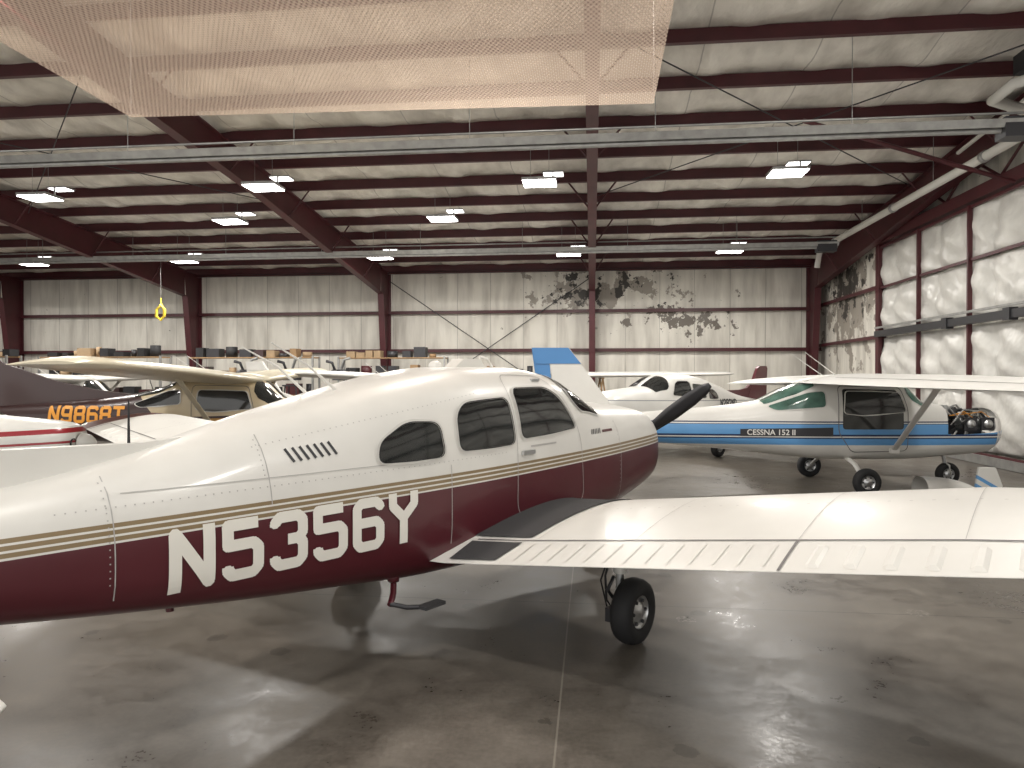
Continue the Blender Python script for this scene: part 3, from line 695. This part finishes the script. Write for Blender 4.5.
def quilt(z0,z1):
    V=[];nu,nv=340,40
    for i in range(nu+1):
        for j in range(nv+1):
            y=-2.8+23.6*i/nu; z=z0+(z1-z0)*j/nv
            wob=.08*math.sin(y*3.1+z*2)+.06*math.sin(y*7.7-z*3)
            p=abs(math.sin(math.pi*(y+wob)/1.18))**.5*(math.sin(math.pi*min(1,max(0,(z-z0)/(z1-z0))))**.35 if 0<j<nv else 0)
            p+=.18*math.sin(z*5+y*2)+.14*math.sin(z*11-y*6)
            V.append((.12-.14*p,y-9,z))
    F=[(i*(nv+1)+j,i*(nv+1)+j+1,(i+1)*(nv+1)+j+1,(i+1)*(nv+1)+j) for i in range(nu) for j in range(nv)]
    return V,F
mb=MB()
for a,b in((.25,1.55),(1.6,2.85),(3.05,4.2),(4.25,5.38)):
    V,F=quilt(a,b); mb.add(V,F,M_quilt,True)
mb.build('quilted_lining',door,recalc=False)
mb=MB(); y=20.75
while y>-2.8:
    mb.box((-.06,y-9,2.80),(.09,.06,5.1),M_steel); y-=2.36
for z in(.2,1.57,4.22,5.32): mb.box((-.03,0,z),(.06,23.6,.06),M_steel)
mb.box((-.12,0,2.95),(.14,23.6,.16),M_dark); mb.box((-.16,0,3.12),(.04,23.6,.05),M_galv)
mb.box((-.05,0,.10),(.10,23.6,.18),M_galv)
for y in(16.8,14.4,9.6): mb.box((-.14,y-9,2.95),(.16,.22,.24),M_dark)
mb.build('door_framing',door)

def heater(y,z,x0,x1):
    mb=MB(); L=x1-x0; c=(x0+x1)/2
    mb.box((c,y,z+.12),(L,.20,.012),M_galv)
    for sg in(-1,1): mb.box((c,y+sg*.14,z+.07),(L,.012,.13),M_galv,Matrix.Rotation(-sg*.55,3,'X'))
    mb.tube([(x0,y,z),(x1,y,z)],.045,M_galv,n=12); mb.tube([(x0,y+.12,z+.30),(x1,y+.12,z+.30)],.02,M_galv,n=8)
    mb.box((x1-.3,y,z+.02),(.5,.3,.3),M_dark)
    x=x0+1
    while x<x1:
        mb.tube([(x,y,z+.12),(x,y,roof(y)-.1)],.006,M_galv,n=5); x+=3
    mb.build('tube_heater')
heater(11.7,5.5,-18,6.7); heater(20.7,5.35,-24,6.7)
mb=MB(); mb.tube([(7.1,5,5.78),(7.1,22.4,5.78),(7.08,22.9,5.76),(6.95,23.1,5.6),(6.9,23.15,5.15)],.085,M_pipe,n=14)
for yy in(10,14,18,22): mb.lathe((7.1,yy,5.78),(0,1,0),[(-.06,.09),(-.06,.105),(.06,.105),(.06,.09)],M_galv,n=16); 
for yy in(8,12,16,20): mb.tube([(7.1,yy,5.85),(7.1,yy,roof(yy)-.1)],.006,M_galv,n=5)
mb.build('vent_pipe')
mb=MB(); mb.tube([(7.45,11.2,6.45),(7.0,12.0,6.45),(6.55,12.1,6.35),(6.45,12.5,6.25),(7.2,13.0,6.25)],.09,M_pipe,n=12); mb.box((6.9,12.1,6.7),(.5,.4,.3),M_dark); mb.tube([(7.35,11.0,6.7),(7.35,15.5,6.3)],.04,M_pipe,n=8)
mb.tube([(6.9,12.1,6.8),(6.9,12.1,roof(12.1)-.1)],.03,M_dark,n=6); mb.build('duct_run')
mb=MB(); mb.tube([(3.74,13.4,6.35),(7.6,14.0,5.3)],.045,M_steel,n=4); mb.build('diagonal_brace')

def lamp(x,y,z,E=120):
    mb=MB(); mb.box((0,0,.05),(.74,.60,.06),M_galv); mb.box((0,0,.012),(.70,.56,.02),M_lamp); mb.box((0,0,.11),(.22,.12,.07),M_galv)
    mb.box((.28,.3,.30),(.46,.34,.03),M_galv); mb.box((.28,.3,.277),(.42,.30,.015),M_ghost); mb.box((.28,.1,.19),(.03,.03,.22),M_galv)  # added companion panel, imitates the lamp's ghost reflection in double glass
    hh=roof(y)-z-.1
    for sx in(-.2,.2): mb.tube([(sx,0,.08),(sx,0,hh)],.004,M_galv,n=5)
    o=mb.build('high_bay_light',loc=(x,y,z))
    l=bpy.data.lights.new('led','AREA'); l.shape='RECTANGLE'; l.size=.70; l.size_y=.56; l.energy=E; l.color=(1,.955,.89)
    lo=bpy.data.objects.new('led_emitter',l); bpy.context.collection.objects.link(lo); lo.parent=o; lo.location=(0,0,-.03)
K=1.45
for x,y,z in((-12.7,15.4,5.9),(-7.15,15.1,5.9),(-1.13,15.6,5.95),(4.0,15.4,5.95)): lamp(x,y,z,E=130*K)
for x in(-18.1,-12.9,-6.5,-.7,4.0): lamp(x,21.6,5.43,E=165*K)
for x in(-20,-13,-7,-1.0,4.5): lamp(x,8.2,6.75,E=135*K)
for x in(-14,-7,-1.1,4.5): lamp(x,1.2,7.3,E=100*K)
for x,y,z in((-3.9,18.6,5.9),(-9.6,18.3,5.9)): lamp(x,y,z,E=45)
lamp(-23,15.5,5.9); lamp(-24,22,5.4)

# added glowing panel, imitates a ceiling light's reflection in window glass
def reflection_mat():
    m=bpy.data.materials.new('glass_reflection'); m.use_nodes=True; nt=m.node_tree; nt.nodes.clear()
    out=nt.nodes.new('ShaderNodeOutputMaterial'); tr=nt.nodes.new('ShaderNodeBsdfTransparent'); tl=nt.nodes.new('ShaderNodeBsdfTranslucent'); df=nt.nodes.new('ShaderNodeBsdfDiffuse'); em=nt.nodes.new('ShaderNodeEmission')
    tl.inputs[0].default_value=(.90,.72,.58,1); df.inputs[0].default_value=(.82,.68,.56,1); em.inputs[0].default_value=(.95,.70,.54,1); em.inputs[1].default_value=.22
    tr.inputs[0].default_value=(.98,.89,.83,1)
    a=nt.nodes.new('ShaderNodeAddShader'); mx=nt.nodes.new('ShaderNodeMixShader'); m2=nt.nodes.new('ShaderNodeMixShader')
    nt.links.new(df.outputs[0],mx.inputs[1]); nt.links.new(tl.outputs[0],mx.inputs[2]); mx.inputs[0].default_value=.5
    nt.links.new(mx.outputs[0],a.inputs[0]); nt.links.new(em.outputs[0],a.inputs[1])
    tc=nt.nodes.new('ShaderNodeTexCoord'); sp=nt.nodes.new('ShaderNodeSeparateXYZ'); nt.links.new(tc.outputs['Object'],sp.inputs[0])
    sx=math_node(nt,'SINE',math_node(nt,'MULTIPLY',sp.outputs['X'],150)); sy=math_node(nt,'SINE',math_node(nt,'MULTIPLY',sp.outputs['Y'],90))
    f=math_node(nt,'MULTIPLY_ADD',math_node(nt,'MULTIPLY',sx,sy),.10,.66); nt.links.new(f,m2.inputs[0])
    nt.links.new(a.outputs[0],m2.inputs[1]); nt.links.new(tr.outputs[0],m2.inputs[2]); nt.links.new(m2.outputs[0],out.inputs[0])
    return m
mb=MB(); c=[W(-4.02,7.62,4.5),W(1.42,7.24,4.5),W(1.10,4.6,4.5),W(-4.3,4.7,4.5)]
mb.add(c,[(0,1,2,3)],reflection_mat())
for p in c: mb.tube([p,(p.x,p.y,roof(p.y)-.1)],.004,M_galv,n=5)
mb.build('reflection_panel')

mb=MB(); p=W(-11.45,23.5); 
mb.tube([(p.x,p.y,roof(p.y)-.2),(p.x,p.y,4.35)],.004,M_galv,n=5)
mb.tube([(p.x,p.y,4.12),(p.x-.14,p.y,3.98),(p.x-.16,p.y,3.75),(p.x,p.y,3.65),(p.x+.12,p.y,3.77),(p.x+.12,p.y,3.98),(p.x,p.y,4.15)],.05,M_yellow,n=8)
mb.tube([(p.x,p.y,4.12),(p.x,p.y,4.36)],.02,M_yellow,n=6); mb.build('hoist_hook')
def rack(a,d,L,hgt):
    p=W(a,d); e=empty('storage_rack',p,0); mb=MB()
    for x in(-L/2,L/2):
        for y in(-.3,.3): mb.box((x,y,hgt/2),(.06,.06,hgt),M_galv)
    z=.5; lv=[]
    while z<=hgt: mb.box((0,0,z),(L,.62,.04),M_wood); lv.append(z); z+=.65
    mb.build('rack_frame',e)
    mb=MB()
    for z in lv:
        x=-L/2+.25
        while x<L/2-.2:
            w=random.uniform(.2,.5); h=random.uniform(.12,.40)
            k=random.random()
            m=random.choice([M_card,M_dark,M_dark,M_wood,M_brown,M_black,M_card,M_steel])
            if k<.7: mb.box((x+w/2,random.uniform(-.05,.05),z+.02+h/2),(w,.4,h),m)
            else: mb.lathe((x+w/2,0,z+.02),(0,0,1),[(0,0),(0,w*.4),(h,w*.4),(h,0)],m,n=18)
            x+=w+random.uniform(.03,.2)
    mb.build('stored_parts',e)
rack(-9.0,25.1,4.5,2.5); rack(-13.9,24.6,4.4,2.5); rack(-4.2,25.5,3.8,2.5); rack(-18.6,24.1,4.2,2.5); rack(-.2,25.7,3.2,1.9)
for (a,d) in((-5.6,23.6),(-7.2,23.6),(-8.7,23.8)):
    e=empty('engine_on_stand',W(a,d)); mb=MB()
    for sx in(-.3,.3):
        for sy in(-.25,.25): mb.tube([(sx,sy,0),(sx*.6,sy*.6,1.5)],.025,M_dark,n=6)
    mb.box((0,0,1.5),(.5,.45,.05),M_dark); mb.box((0,0,1.85),(.5,.3,.35),M_dark)
    for sd in(-1,1):
        for s in(-.15,.15):
            for q in range(6): mb.lathe((s,sd*(.16+q*.04),1.9),(0,sd,0),[(0,0),(0,.11),(.02,.11),(.02,0)],M_dark,n=16)
    mb.tube([(0,0,2.0),(.1,0,2.35),(.3,0,2.4)],.05,M_galv); mb.tube([(-.25,.1,2.0),(-.3,0,2.25),(-.5,0,2.3)],.05,M_dark); mb.build('engine_block',e)
e=empty('detached_wing',W(2.2,23.6),YAW-math.pi/2); 
w=Wing([(0,0,1.5,1.83,.12),(2.8,0,1.5,1.85,.12),(5.0,.15,1.1,1.88,.11),(5.2,.4,.6,1.88,.05)],1); mb=MB(); w.mesh(mb,M_white)
o=mb.build('wing_panel',e); weld(o)
mb=MB()
for y in(.8,3.8):
    for sx in(-.2,-1.0):
        for k in(-.25,.25): mb.tube([(sx,y+k,0),(sx,y,1.75)],.03,M_wood,n=6)
    mb.box((-.6,y,1.74),(1.0,.08,.05),M_wood)
mb.build('stand',e)
# floor items by blue airplane
p=W(5.95,10.2); mb=MB(); mb.lathe((p.x,p.y,0),(0,0,1),[(0,0),(0,.07),(.13,.09),(.14,.09),(.13,.08),(.02,.06),(.02,0)],M_red,n=22); mb.build('bucket')
Bf=Body([(.0,.0,.12,.20,.05,2,2),(.05,.0,.14,.30,.2,2.4,2.4),(.4,.0,.15,.40,.28,2.6,2.6),(.7,.0,.15,.42,.30,2.6,2.6),(.75,.0,.15,.42,.29,2.6,2.6)])
p=W(6.75,10.5); mb=MB(); Bf.mesh(mb,M_white,ns=16,nt=30,th0=0,th1=math.pi); mb.build('cowling_panel',loc=(p.x,p.y,-.12))
M_strp=stripe_mat('striped_paint',.6,[(0,WHITE),(.10,BL),(.16,WHITE),(.24,BL),(.30,WHITE)])
p=W(7.0,10.9); mb=MB(); mb.prism([(0,0),(.34,0),(.40,.12),(.30,.40),(.06,.40)],-.03,.03,M_strp); mb.build('wheel_fairing',loc=(p.x,p.y,0),bevel=.01)

# ---------------------------------------------------------------- world, camera
w=bpy.data.worlds.new('World'); bpy.context.scene.world=w; w.use_nodes=True
w.node_tree.nodes['Background'].inputs[0].default_value=(1,.975,.93,1); w.node_tree.nodes['Background'].inputs[1].default_value=1.5
cd=bpy.data.cameras.new('Camera'); cam=bpy.data.objects.new('Camera',cd); bpy.context.collection.objects.link(cam)
cd.lens=720/1024*36; cd.sensor_width=36; cam.location=(0,0,H)
cam.rotation_euler=(math.radians(90-.48),0,YAW); cd.clip_end=200
bpy.context.scene.camera=cam
bpy.context.scene.view_settings.view_transform='Standard'
bpy.context.scene.view_settings.exposure=0
